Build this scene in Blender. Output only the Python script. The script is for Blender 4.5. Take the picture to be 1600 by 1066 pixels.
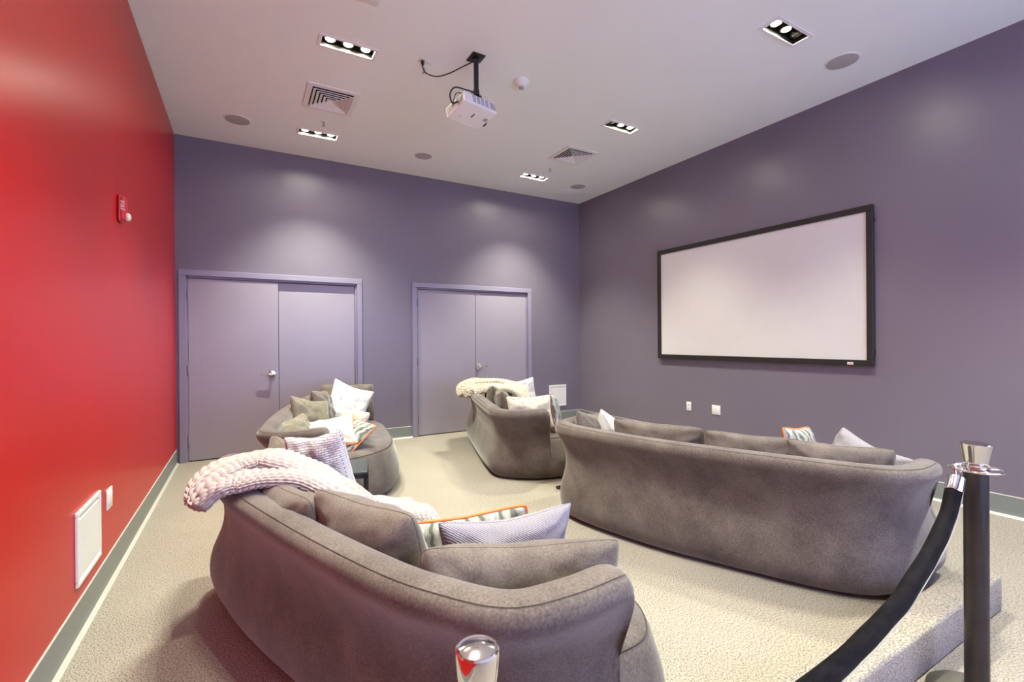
import bpy, bmesh, math, random
from mathutils import Vector, Matrix, Euler, noise

random.seed(7)
for o in list(bpy.data.objects):
    bpy.data.objects.remove(o)
SC = bpy.context.scene
COL = SC.collection
PI = math.pi

# ------------------------------------------------------------------ room numbers
XL, XR, YB, YN, H = -0.689, 4.998, 6.416, -2.6, 3.70
HB = 0.1615

# ------------------------------------------------------------------ camera
yaw, pitch, roll, fpx = 0.5173, -0.0017, -0.0067, 729.53
F = Vector((math.sin(yaw)*math.cos(pitch), math.cos(yaw)*math.cos(pitch), math.sin(pitch)))
R0 = Vector((math.cos(yaw), -math.sin(yaw), 0))
U0 = R0.cross(F)
Rr = R0*math.cos(roll) + U0*math.sin(roll)
Ur = -R0*math.sin(roll) + U0*math.cos(roll)
cam = bpy.data.cameras.new('camera')
camo = bpy.data.objects.new('camera', cam)
COL.objects.link(camo)
m = Matrix((Rr, Ur, -F)).transposed().to_4x4()
m.translation = Vector((0, 0, 1.36))
camo.matrix_world = m
cam.sensor_width = 36
cam.lens = fpx*36/1600
cam.clip_start = 0.05
SC.camera = camo

# ------------------------------------------------------------------ colour + exposure + world
SC.view_settings.view_transform = 'Standard'
SC.view_settings.look = 'None'
SC.view_settings.exposure = 1.0
SC.view_settings.gamma = 1
SC.view_settings.use_curve_mapping = False
W = bpy.data.worlds.new('world')
SC.world = W
W.use_nodes = True
W.node_tree.nodes['Background'].inputs[0].default_value = (0.46, 0.53, 0.95, 1)
W.node_tree.nodes['Background'].inputs[1].default_value = 6.0

SPOT_ENERGY = 88
SPOT_COL = (0.98, 1.0, 0.80)
AMB = 0.0

# ------------------------------------------------------------------ helpers
def link(name, me, mat=None, parent=None, label=None, cat=None, group=None, kind=None, smooth=True):
    o = bpy.data.objects.new(name, me)
    COL.objects.link(o)
    if mat is not None:
        if isinstance(mat, (list, tuple)):
            for mm in mat: me.materials.append(mm)
        elif not me.materials:
            me.materials.append(mat)
    if parent is not None: o.parent = parent
    tag(o, label, cat, group, kind)
    return o

def tag(o, label=None, cat=None, group=None, kind=None):
    if label: o['label'] = label
    if cat: o['category'] = cat
    if group: o['group'] = group
    if kind: o['kind'] = kind
    return o

def thing(name, loc, label, cat, group=None, kind=None, rot=(0, 0, 0)):
    o = bpy.data.objects.new(name, None)
    COL.objects.link(o)
    o.location = loc
    o.rotation_euler = rot
    o.empty_display_size = 0.1
    return tag(o, label, cat, group, kind)

def mesh(bm, name='m', smooth=True, sharp=None):
    bmesh.ops.recalc_face_normals(bm, faces=bm.faces)
    me = bpy.data.meshes.new(name)
    bm.to_mesh(me)
    bm.free()
    for p in me.polygons: p.use_smooth = smooth
    if smooth and sharp:
        me.set_sharp_from_angle(angle=math.radians(sharp))
    return me

def box_bm(bm, c, s, bev=0, M=None, mat=0, seg=2):
    r = bmesh.ops.create_cube(bm, size=1)
    vs = r['verts']
    for v in vs:
        v.co = Vector((v.co.x*s[0], v.co.y*s[1], v.co.z*s[2]))
    if bev:
        es = list({e for v in vs for e in v.link_edges})
        r2 = bmesh.ops.bevel(bm, geom=es, offset=bev, segments=seg, profile=0.5, affect='EDGES')
        vs = list({v for f in r2['faces'] for v in f.verts} | {v for v in vs if v.is_valid})
    for v in vs:
        v.co += Vector(c)
        if M is not None: v.co = M @ v.co
    for v in vs:
        for f in v.link_faces: f.material_index = mat
    return vs

def box(name, c, s, mat, parent=None, bev=0, **k):
    bm = bmesh.new()
    box_bm(bm, c, s, bev)
    return link(name, mesh(bm, name, smooth=bev > 0, sharp=40), mat, parent, **k)

def lathe_bm(bm, prof, c=(0, 0, 0), n=40, M=None, cap=True):
    rings = []
    for r, z in prof:
        ring = []
        for i in range(n):
            a = 2*PI*i/n
            p = Vector((c[0]+r*math.cos(a), c[1]+r*math.sin(a), c[2]+z))
            if M is not None: p = M @ p
            ring.append(bm.verts.new(p))
        rings.append(ring)
    for a, b in zip(rings, rings[1:]):
        for i in range(n):
            bm.faces.new((a[i], a[(i+1) % n], b[(i+1) % n], b[i]))
    if cap:
        bm.faces.new(rings[0]); bm.faces.new(rings[-1])

def lathe(name, prof, c, mat, parent=None, n=40, M=None, sharp=35, cap=True, **k):
    bm = bmesh.new()
    lathe_bm(bm, prof, c, n, M, cap)
    return link(name, mesh(bm, name, True, sharp), mat, parent, **k)

def catmull(P, n, closed=False):
    P = [Vector(p) for p in P]
    out = []
    N = len(P)
    rng = N if closed else N-1
    for i in range(rng):
        if closed:
            p0, p1, p2, p3 = P[(i-1) % N], P[i], P[(i+1) % N], P[(i+2) % N]
        else:
            p1, p2 = P[i], P[i+1]
            p0 = P[i-1] if i > 0 else p1*2-p2
            p3 = P[i+2] if i+2 < N else p2*2-p1
        for j in range(n):
            t = j/n
            out.append(0.5*((2*p1)+(p2-p0)*t+(2*p0-5*p1+4*p2-p3)*t*t+(3*p1-p0-3*p2+p3)*t**3))
    if not closed: out.append(P[-1].copy())
    return out

def tube_bm(bm, pts, r, n=10, closed=False, cap=True):
    pts = [Vector(p) for p in pts]
    N = len(pts)
    rings = []
    prev = None
    for i, p in enumerate(pts):
        if closed: t = (pts[(i+1) % N]-pts[i-1])
        else: t = pts[min(i+1, N-1)]-pts[max(i-1, 0)]
        t.normalize()
        if prev is None:
            a = Vector((0, 0, 1)) if abs(t.z) < 0.9 else Vector((1, 0, 0))
            u = t.cross(a).normalized()
        else:
            u = (prev-t*prev.dot(t)).normalized()
        prev = u
        v = t.cross(u)
        rr = r(i/(N-1)) if callable(r) else r
        rings.append([bm.verts.new(p+(u*math.cos(2*PI*k/n)+v*math.sin(2*PI*k/n))*rr) for k in range(n)])
    prs = list(zip(rings, rings[1:]))
    if closed: prs.append((rings[-1], rings[0]))
    for a, b in prs:
        for k in range(n):
            bm.faces.new((a[k], a[(k+1) % n], b[(k+1) % n], b[k]))
    if not closed and cap:
        bm.faces.new(rings[0]); bm.faces.new(rings[-1])

def tube(name, pts, r, mat, parent=None, n=10, closed=False, **k):
    bm = bmesh.new()
    tube_bm(bm, pts, r, n, closed)
    return link(name, mesh(bm, name), mat, parent, **k)

# ------------------------------------------------------------------ materials
def newmat(name):
    m = bpy.data.materials.new(name)
    m.use_nodes = True
    nt = m.node_tree
    b = nt.nodes['Principled BSDF']
    return m, nt, b

def plain(name, col, rough=0.5, metal=0, spec=0.5, var=0.04, scale=6, bump=0, bscale=200, emis=None, es=0):
    m, nt, b = newmat(name)
    tc = nt.nodes.new('ShaderNodeTexCoord')
    nz = nt.nodes.new('ShaderNodeTexNoise')
    nz.inputs['Scale'].default_value = scale
    nz.inputs['Detail'].default_value = 3
    nt.links.new(tc.outputs['Object'], nz.inputs['Vector'])
    rp = nt.nodes.new('ShaderNodeValToRGB')
    rp.color_ramp.elements[0].position = 0.3
    rp.color_ramp.elements[1].position = 0.7
    rp.color_ramp.elements[0].color = (*[max(0, c*(1-var)) for c in col], 1)
    rp.color_ramp.elements[1].color = (*[min(1, c*(1+var)) for c in col], 1)
    nt.links.new(nz.outputs['Fac'], rp.inputs['Fac'])
    nt.links.new(rp.outputs['Color'], b.inputs['Base Color'])
    b.inputs['Roughness'].default_value = rough
    b.inputs['Metallic'].default_value = metal
    b.inputs['Specular IOR Level'].default_value = spec
    if bump:
        n2 = nt.nodes.new('ShaderNodeTexNoise')
        n2.inputs['Scale'].default_value = bscale
        nt.links.new(tc.outputs['Object'], n2.inputs['Vector'])
        bp = nt.nodes.new('ShaderNodeBump')
        bp.inputs['Strength'].default_value = bump
        bp.inputs['Distance'].default_value = 0.002
        nt.links.new(n2.outputs['Fac'], bp.inputs['Height'])
        nt.links.new(bp.outputs['Normal'], b.inputs['Normal'])
    if emis:
        b.inputs['Emission Color'].default_value = (*emis, 1)
        b.inputs['Emission Strength'].default_value = es
    return m

def mottled(name, c1, c2, c3, sheen=0.4, scale=7, fine=160, rough=0.9, bump=0.25):
    """velvety upholstery: blotchy nap over a fine grain"""
    m, nt, b = newmat(name)
    tc = nt.nodes.new('ShaderNodeTexCoord')
    def nz(s, d, r=0.6):
        n = nt.nodes.new('ShaderNodeTexNoise')
        n.inputs['Scale'].default_value = s
        n.inputs['Detail'].default_value = d
        n.inputs['Roughness'].default_value = r
        nt.links.new(tc.outputs['Object'], n.inputs['Vector'])
        return n
    a, f = nz(scale, 5), nz(fine, 3)
    mx = nt.nodes.new('ShaderNodeMath'); mx.operation = 'MULTIPLY_ADD'
    mx.inputs[1].default_value = 0.5
    nt.links.new(a.outputs['Fac'], mx.inputs[0])
    m2 = nt.nodes.new('ShaderNodeMath'); m2.operation = 'MULTIPLY'
    m2.inputs[1].default_value = 0.5
    nt.links.new(f.outputs['Fac'], m2.inputs[0])
    nt.links.new(m2.outputs[0], mx.inputs[2])
    rp = nt.nodes.new('ShaderNodeValToRGB')
    e = rp.color_ramp.elements
    e[0].position = 0.36; e[0].color = (*c1, 1)
    e[1].position = 0.64; e[1].color = (*c3, 1)
    k = e.new(0.5); k.color = (*c2, 1)
    nt.links.new(mx.outputs[0], rp.inputs['Fac'])
    nt.links.new(rp.outputs['Color'], b.inputs['Base Color'])
    b.inputs['Roughness'].default_value = rough
    b.inputs['Specular IOR Level'].default_value = 0.2
    b.inputs['Sheen Weight'].default_value = sheen
    b.inputs['Sheen Roughness'].default_value = 0.4
    bp = nt.nodes.new('ShaderNodeBump')
    bp.inputs['Strength'].default_value = bump
    bp.inputs['Distance'].default_value = 0.003
    nt.links.new(f.outputs['Fac'], bp.inputs['Height'])
    nt.links.new(bp.outputs['Normal'], b.inputs['Normal'])
    return m

def carpet_mat(name):
    m, nt, b = newmat(name)
    tc = nt.nodes.new('ShaderNodeTexCoord')
    mp = nt.nodes.new('ShaderNodeMapping')
    mp.inputs['Rotation'].default_value = (0, 0, 0.7)
    mp.inputs['Scale'].default_value = (1, 0.6, 1)
    nt.links.new(tc.outputs['Object'], mp.inputs['Vector'])
    n1 = nt.nodes.new('ShaderNodeTexNoise')
    n1.inputs['Scale'].default_value = 195
    n1.inputs['Detail'].default_value = 4
    n1.inputs['Roughness'].default_value = 0.75
    nt.links.new(mp.outputs[0], n1.inputs['Vector'])
    rp = nt.nodes.new('ShaderNodeValToRGB')
    e = rp.color_ramp.elements
    e[0].position = 0.38; e[0].color = (0.055, 0.046, 0.04, 1)
    e[1].position = 0.57; e[1].color = (0.40, 0.355, 0.30, 1)
    k = e.new(0.47); k.color = (0.285, 0.25, 0.212, 1)
    nt.links.new(n1.outputs['Fac'], rp.inputs['Fac'])
    n2 = nt.nodes.new('ShaderNodeTexNoise')
    n2.inputs['Scale'].default_value = 1.6
    n2.inputs['Detail'].default_value = 2
    nt.links.new(tc.outputs['Object'], n2.inputs['Vector'])
    r2 = nt.nodes.new('ShaderNodeValToRGB')
    r2.color_ramp.elements[0].position = 0.3
    r2.color_ramp.elements[0].color = (0.9, 0.9, 0.9, 1)
    r2.color_ramp.elements[1].position = 0.7
    r2.color_ramp.elements[1].color = (1, 1, 1, 1)
    nt.links.new(n2.outputs['Fac'], r2.inputs['Fac'])
    mx = nt.nodes.new('ShaderNodeMix'); mx.data_type = 'RGBA'; mx.blend_type = 'MULTIPLY'
    mx.inputs['Factor'].default_value = 1
    nt.links.new(rp.outputs['Color'], mx.inputs['A'])
    nt.links.new(r2.outputs['Color'], mx.inputs['B'])
    nt.links.new(mx.outputs['Result'], b.inputs['Base Color'])
    b.inputs['Roughness'].default_value = 0.95
    b.inputs['Specular IOR Level'].default_value = 0.1
    bp = nt.nodes.new('ShaderNodeBump')
    bp.inputs['Strength'].default_value = 0.3
    bp.inputs['Distance'].default_value = 0.002
    nt.links.new(n1.outputs['Fac'], bp.inputs['Height'])
    nt.links.new(bp.outputs['Normal'], b.inputs['Normal'])
    return m

def woven(name, c1, c2, scale=120, rough=0.85):
    m, nt, b = newmat(name)
    tc = nt.nodes.new('ShaderNodeTexCoord')
    w = nt.nodes.new('ShaderNodeTexWave')
    w.wave_type = 'BANDS'; w.bands_direction = 'DIAGONAL'
    w.inputs['Scale'].default_value = scale
    w.inputs['Distortion'].default_value = 1.5
    w.inputs['Detail'].default_value = 1
    nt.links.new(tc.outputs['Object'], w.inputs['Vector'])
    rp = nt.nodes.new('ShaderNodeValToRGB')
    rp.color_ramp.elements[0].color = (*c1, 1)
    rp.color_ramp.elements[1].color = (*c2, 1)
    nt.links.new(w.outputs['Fac'], rp.inputs['Fac'])
    nt.links.new(rp.outputs['Color'], b.inputs['Base Color'])
    b.inputs['Roughness'].default_value = rough
    b.inputs['Specular IOR Level'].default_value = 0.2
    bp = nt.nodes.new('ShaderNodeBump')
    bp.inputs['Strength'].default_value = 0.6
    bp.inputs['Distance'].default_value = 0.003
    nt.links.new(w.outputs['Fac'], bp.inputs['Height'])
    nt.links.new(bp.outputs['Normal'], b.inputs['Normal'])
    return m

def brickweave(name, c1, c2):
    """open basket-weave knit: short raised strands with dark gaps"""
    m, nt, b = newmat(name)
    tc = nt.nodes.new('ShaderNodeTexCoord')
    mp = nt.nodes.new('ShaderNodeMapping')
    mp.inputs['Rotation'].default_value = (PI/2, 0, 0)
    nt.links.new(tc.outputs['Object'], mp.inputs['Vector'])
    w = nt.nodes.new('ShaderNodeTexBrick')
    w.inputs['Scale'].default_value = 22
    w.inputs['Mortar Size'].default_value = 0.035
    w.inputs['Mortar Smooth'].default_value = 0.6
    w.inputs['Brick Width'].default_value = 0.7
    w.inputs['Row Height'].default_value = 0.24
    w.inputs['Color1'].default_value = (*c1, 1)
    w.inputs['Color2'].default_value = (*c1, 1)
    w.inputs['Mortar'].default_value = (*c2, 1)
    nt.links.new(mp.outputs[0], w.inputs['Vector'])
    nt.links.new(w.outputs['Color'], b.inputs['Base Color'])
    b.inputs['Roughness'].default_value = 0.9
    b.inputs['Specular IOR Level'].default_value = 0.1
    bp = nt.nodes.new('ShaderNodeBump')
    bp.invert = True
    bp.inputs['Strength'].default_value = 0.8
    bp.inputs['Distance'].default_value = 0.006
    nt.links.new(w.outputs['Fac'], bp.inputs['Height'])
    nt.links.new(bp.outputs['Normal'], b.inputs['Normal'])
    return m

def pattern_mat(name):
    """broad zig-zag bands of cream, sage, charcoal"""
    m, nt, b = newmat(name)
    tc = nt.nodes.new('ShaderNodeTexCoord')
    w = nt.nodes.new('ShaderNodeTexWave')
    w.bands_direction = 'X'
    w.inputs['Scale'].default_value = 5
    w.inputs['Distortion'].default_value = 6
    w.inputs['Detail'].default_value = 2
    w.inputs['Detail Scale'].default_value = 2
    nt.links.new(tc.outputs['Object'], w.inputs['Vector'])
    rp = nt.nodes.new('ShaderNodeValToRGB')
    rp.color_ramp.interpolation = 'CONSTANT'
    e = rp.color_ramp.elements
    e[0].position = 0; e[0].color = (0.10, 0.11, 0.10, 1)
    e[1].position = 0.8; e[1].color = (0.45, 0.43, 0.40, 1)
    for p, c in ((0.14, (0.26, 0.28, 0.24)), (0.4, (0.37, 0.35, 0.34)), (0.6, (0.30, 0.28, 0.27))):
        k = e.new(p); k.color = (*c, 1)
    nt.links.new(w.outputs['Fac'], rp.inputs['Fac'])
    nt.links.new(rp.outputs['Color'], b.inputs['Base Color'])
    b.inputs['Roughness'].default_value = 0.8
    return m

M = {}
M['red'] = plain('red_paint', (0.50, 0.005, 0.0025), 0.32, spec=0.35, var=0.03, scale=1.2, bump=0.03, bscale=90)
M['purple'] = plain('purple_paint', (0.178, 0.153, 0.192), 0.34, spec=0.45, var=0.03, scale=1.2, bump=0.03, bscale=90)
M['door'] = plain('door_paint', (0.31, 0.275, 0.33), 0.33, spec=0.5, var=0.03, scale=1.5, bump=0.02)
M['casing'] = plain('casing_paint', (0.25, 0.225, 0.31), 0.35, spec=0.5, var=0.02)
M['gap'] = plain('dark_gap', (0.01, 0.01, 0.012), 0.9)
M['ceil'] = plain('ceiling_paint', (0.83, 0.87, 0.84), 0.85, spec=0.2, var=0.015, scale=1.5, bump=0.03, bscale=120)
M['base'] = plain('grey_vinyl_base', (0.20, 0.215, 0.20), 0.4, spec=0.5, var=0.03, scale=3)
M['basecap'] = plain('pale_caulk', (0.48, 0.47, 0.43), 0.5, var=0.03)
M['carpet'] = carpet_mat('beige_carpet')
M['whitepl'] = plain('white_plastic', (0.78, 0.77, 0.75), 0.4, var=0.02)
M['greypl'] = plain('grey_plastic', (0.35, 0.34, 0.33), 0.5, var=0.03)
M['panel'] = plain('panel_enamel', (0.78, 0.77, 0.74), 0.4, var=0.02)
M['black'] = plain('black_metal', (0.012, 0.012, 0.013), 0.4, var=0.1)
M['recess'] = plain('black_baffle', (0.03, 0.03, 0.025), 0.35, metal=0.6, var=0.3, scale=20)
M['chrome'] = plain('chrome', (0.82, 0.80, 0.77), 0.10, metal=1, var=0.02)
M['steel'] = plain('brushed_steel', (0.55, 0.53, 0.52), 0.25, metal=1, var=0.05)
M['post'] = plain('bronze_post', (0.035, 0.03, 0.03), 0.34, metal=0.4, spec=0.5, var=0.2, scale=9)
M['postbase'] = plain('post_base', (0.16, 0.15, 0.13), 0.4, metal=0.5, var=0.1)
M['velvet'] = mottled('black_velvet', (0.002, 0.002, 0.003), (0.005, 0.004, 0.006), (0.014, 0.012, 0.016), 0.02, 25, 300, 0.6, 0.6)
M['velvet'].node_tree.nodes['Principled BSDF'].inputs['Specular IOR Level'].default_value = 0.06
M['sofa'] = mottled('taupe_velvet', (0.074, 0.058, 0.052), (0.122, 0.099, 0.089), (0.178, 0.148, 0.132), 0.35, 5, 130)
M['seam'] = plain('dark_seam', (0.06, 0.048, 0.042), 0.9)
M['cush'] = mottled('taupe_cushion', (0.108, 0.087, 0.074), (0.150, 0.124, 0.108), (0.20, 0.168, 0.146), 0.35, 9, 150)
M['olive'] = mottled('sage_cushion', (0.15, 0.135, 0.10), (0.205, 0.185, 0.14), (0.26, 0.235, 0.18), 0.3, 9, 150)
M['white'] = plain('white_cotton', (0.66, 0.65, 0.64), 0.85, spec=0.2, var=0.03, bump=0.3, bscale=300)
M['cream'] = mottled('cream_fur', (0.40, 0.35, 0.28), (0.55, 0.50, 0.42), (0.64, 0.60, 0.53), 0.2, 30, 200)
M['knit'] = plain('pale_wool', (0.40, 0.34, 0.335), 0.95, spec=0.1, var=0.08, scale=40, bump=0.5, bscale=250)
M['knitcream'] = plain('cream_wool', (0.44, 0.40, 0.33), 0.95, spec=0.1, var=0.08, scale=40, bump=0.5, bscale=250)
M['basket'] = brickweave('basket_knit', (0.68, 0.66, 0.68), (0.30, 0.26, 0.34))
M['lav'] = woven('lavender_weave', (0.22, 0.20, 0.24), (0.35, 0.325, 0.365), 60)
M['pat'] = pattern_mat('striped_print')
M['orange'] = plain('orange_piping', (0.75, 0.17, 0.03), 0.6, var=0.05)
M['rust'] = plain('rust_piping', (0.42, 0.06, 0.02), 0.6, var=0.05)
M['screen'] = plain('projection_cloth', (0.64, 0.61, 0.61), 0.8, spec=0.2, var=0.01)
M['frame'] = plain('black_felt', (0.012, 0.009, 0.009), 0.6, var=0.1)
M['table'] = plain('smoked_top', (0.055, 0.065, 0.06), 0.15, spec=0.7, var=0.1)
M['strobe'] = plain('alarm_red', (0.55, 0.02, 0.02), 0.35, var=0.05)
M['lens'] = plain('clear_lens', (0.75, 0.75, 0.65), 0.1, var=0.1, scale=60)
M['speaker'] = plain('speaker_mesh', (0.42, 0.39, 0.38), 0.7, var=0.05, scale=200)
M['bulb'] = plain('lamp_face', (1, 1, 0.95), 0.5, emis=(1.0, 0.95, 0.78), es=260)
M['bulboff'] = plain('unlit_lamp', (0.10, 0.10, 0.09), 0.2, spec=0.8)
M['window'] = plain('aluminium', (0.5, 0.5, 0.5), 0.4, metal=0.8)
g, nt, b = newmat('window_glass')
b.inputs['Transmission Weight'].default_value = 1
b.inputs['Roughness'].default_value = 0
b.inputs['IOR'].default_value = 1.02
M['glass'] = g

# ------------------------------------------------------------------ setting
LIGHTS = [(0.72, 3.87, (1, 1, 1)), (0.72, 5.66, (1, 1, 1)), (3.60, 5.66, (1, 1, 1)), (3.60, 3.87, (0, 1, 1)),
          (3.60, 2.06, (1, 1, 0)), (0.72, 2.06, (1, 1, 1)), (0.72, 0.26, (1, 1, 1)), (3.60, 0.26, (1, 1, 1))]
LW, LD = 0.40, 0.125        # opening of each lamp trough

def quad(name, pts, mat, kind='structure'):
    bm = bmesh.new()
    bm.faces.new([bm.verts.new(p) for p in pts])
    return link(name, mesh(bm, name, False), mat, kind=kind)

T = 0.12
box('floor', ((XL+XR)/2, (YB+YN)/2, -0.05), (XR-XL+2*T, YB-YN+2*T, 0.1), M['carpet'], kind='structure')
# ceiling with real openings for the lamp troughs
xs = sorted({XL-T, XR+T} | {x+s*LW/2 for x, y, z in LIGHTS for s in (-1, 1)})
ys = sorted({YN-T, YB+T} | {y+s*LD/2 for x, y, z in LIGHTS for s in (-1, 1)})
bm = bmesh.new()
for i in range(len(xs)-1):
    for j in range(len(ys)-1):
        cx, cy = (xs[i]+xs[i+1])/2, (ys[j]+ys[j+1])/2
        if any(abs(cx-x) < LW/2 and abs(cy-y) < LD/2 for x, y, z in LIGHTS): continue
        vs = [bm.verts.new(p) for p in ((xs[i], ys[j], H), (xs[i+1], ys[j], H), (xs[i+1], ys[j+1], H), (xs[i], ys[j+1], H))]
        bm.faces.new(vs)
bmesh.ops.remove_doubles(bm, verts=bm.verts, dist=1e-5)
bmesh.ops.solidify(bm, geom=bm.faces[:], thickness=-0.02)
ceiling = link('ceiling', mesh(bm, 'ceiling', False), M['ceil'], kind='structure')
zs = [v.co.z for v in ceiling.data.vertices]
if min(zs) < H-0.001:
    for v in ceiling.data.vertices: v.co.z += 0.02

box('wall_left', (XL-T/2, (YB+YN)/2, H/2), (T, YB-YN+2*T, H), M['red'], kind='structure')
box('wall_right', (XR+T/2, (YB+YN)/2, H/2), (T, YB-YN+2*T, H), M['purple'], kind='structure')
# back wall with two door openings
D1 = (-0.592, 1.278); D2 = (2.098, 3.938); DH = 2.118
bm = bmesh.new()
def bwall(x0, x1, z0, z1):
    box_bm(bm, ((x0+x1)/2, YB+T/2, (z0+z1)/2), (x1-x0, T, z1-z0))
bwall(XL, D1[0], 0, DH); bwall(D1[1], D2[0], 0, DH); bwall(D2[1], XR, 0, DH); bwall(XL, XR, DH, H)
link('wall_back', mesh(bm, 'wall_back', False), M['purple'], kind='structure')
# wall behind the camera with its window
WX0, WX1, WZ0, WZ1 = 0.2, 4.6, 0.5, 2.9
bm = bmesh.new()
def nwall(x0, x1, z0, z1):
    box_bm(bm, ((x0+x1)/2, YN-T/2, (z0+z1)/2), (x1-x0, T, z1-z0))
nwall(XL, WX0, 0, H); nwall(WX1, XR, 0, H); nwall(WX0, WX1, 0, WZ0); nwall(WX0, WX1, WZ1, H)
link('wall_near', mesh(bm, 'wall_near', False), M['purple'], kind='structure')
win = thing('window_1', (0, YN-T/2, 0), None, None, kind='structure')
bm = bmesh.new()
for x in (WX0+0.025, (WX0*2+WX1)/3, (WX0+2*WX1)/3, WX1-0.025):
    box_bm(bm, (x, 0, (WZ0+WZ1)/2), (0.05, 0.08, WZ1-WZ0))
for z in (WZ0+0.025, WZ1-0.025):
    box_bm(bm, ((WX0+WX1)/2, 0, z), (WX1-WX0, 0.07, 0.05))
link('window_frame', mesh(bm, 'window_frame', False), M['window'], win)
box('pane', ((WX0+WX1)/2, 0, (WZ0+WZ1)/2), (WX1-WX0-0.04, 0.006, WZ1-WZ0-0.04), M['glass'], win)

# vinyl cove bases
def baseboard(name, p0, p1, n):
    p0, p1, n = Vector(p0), Vector(p1), Vector(n)
    prof = [(0, 0), (0.026, 0), (0.020, 0.006), (0.009, 0.018), (0.006, 0.04), (0.006, HB-0.004), (0.003, HB), (0, HB)]
    bm = bmesh.new()
    r = []
    for p in (p0, p1):
        r.append([bm.verts.new(p+n*a+Vector((0, 0, z))) for a, z in prof])
    k = len(prof)
    for i in range(k):
        f = bm.faces.new((r[0][i], r[0][(i+1) % k], r[1][(i+1) % k], r[1][i]))
        f.material_index = 1 if i in (1, 2, 5, 6) else 0
    bm.faces.new(r[0]); bm.faces.new(r[1])
    return link(name, mesh(bm, name, False), [M['base'], M['basecap']], kind='structure')
baseboard('baseboard_left', (XL, YN, 0), (XL, YB-0.03, 0), (1, 0, 0))
baseboard('baseboard_right', (XR, YN, 0), (XR, YB, 0), (-1, 0, 0))
CW = 0.068
b1 = baseboard('baseboard_back', (D1[1]+CW, YB, 0), (D2[0]-CW, YB, 0), (0, -1, 0))
baseboard('baseboard_back_2', (D2[1]+CW, YB, 0), (XR, YB, 0), (0, -1, 0))

# doors
def lever(parent, x, y, z, s):
    bm = bmesh.new()
    Mx = Matrix.Translation((x, y, z)) @ Matrix.Rotation(PI/2, 4, 'X')
    lathe_bm(bm, [(0.046, 0), (0.046, 0.006), (0.038, 0.014), (0.014, 0.016), (0.012, 0.05), (0.018, 0.052), (0.018, 0.068), (0.010, 0.072)], M=Mx, n=28)
    pts = catmull([(x, y-0.06, z), (x+s*0.04, y-0.062, z+0.002), (x+s*0.09, y-0.06, z), (x+s*0.125, y-0.055, z-0.002)], 6)
    tube_bm(bm, pts, lambda t: 0.0125-0.004*t, 12)
    return link('door_handle', mesh(bm, 'door_handle', True, 40), M['chrome'], parent, label='chrome lever handle')

def door(name, x0, x1, xs_, recess, hx, hs):
    t = thing(name, ((x0+x1)/2, YB, 0), None, None, kind='structure')
    ox = (x0+x1)/2
    bm = bmesh.new()
    for (a, b_, c, d_) in ((x0-CW, x0, 0, DH), (x1, x1+CW, 0, DH), (x0-CW, x1+CW, DH, DH+CW)):
        box_bm(bm, ((a+b_)/2-ox, -0.008, (c+d_)/2), (b_-a, 0.028, d_-c), 0.004, seg=1)
    for (a, b_, c, d_) in ((x0, x0+0.018, 0, DH-0.002), (x1-0.018, x1, 0, DH-0.002), (x0, x1, DH-0.02, DH-0.002)):
        box_bm(bm, ((a+b_)/2-ox, 0.055, (c+d_)/2), (b_-a, 0.095, d_-c))
    link('door_casing', mesh(bm, 'casing', False), M['casing'], t)
    leaves = []
    for (a, b_, rc) in ((x0+0.020, xs_-0.003, recess[0]), (xs_+0.003, x1-0.020, recess[1])):
        bm = bmesh.new()
        box_bm(bm, ((a+b_)/2-ox, rc+0.0225, (0.012+DH-0.028)/2), (b_-a, 0.045, DH-0.028-0.012), 0.002, seg=1)
        leaves.append(link('door_leaf', mesh(bm, 'leaf', False), M['door'], t))
    for x, rc, lf in ((x0+0.019, recess[0], leaves[0]), (x1-0.019, recess[1], leaves[1])):
        for z in (0.25, 1.06, 1.90):
            bm = bmesh.new()
            lathe_bm(bm, [(0.004, -0.055), (0.0085, -0.05), (0.0085, 0.05), (0.004, 0.055)], (x-ox, rc-0.006, z), 14)
            link('hinge', mesh(bm, 'hinge', True, 40), M['casing'], lf)
    lf = leaves[0] if hx < xs_ else leaves[1]
    lever(lf, hx-ox, recess[0 if hx < xs_ else 1], 0.965, hs)
    box('gap_backing', (0, 0.10, DH/2), (x1-x0, 0.004, DH), M['gap'], t)  # near-black sheet behind the leaves, its colour stands in for shade in the gaps
    return t
door('door_1', D1[0], D1[1], 0.348, (0.004, 0.040), 0.272, -1)
door('door_2', D2[0], D2[1], 3.021, (0.012, 0.012), 3.072, 1)

# carpeted curb across the open side of the seating area
bm = bmesh.new()
box_bm(bm, ((3.262+1.45)/2, 0.886, 0.085), (3.262-1.45, 0.143, 0.17), 0.014, seg=3)
link('carpeted_curb', mesh(bm, 'curb', True, 60), M['carpet'], label='low beige carpeted curb on the floor in front of the long sofa', cat='curb')

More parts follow.
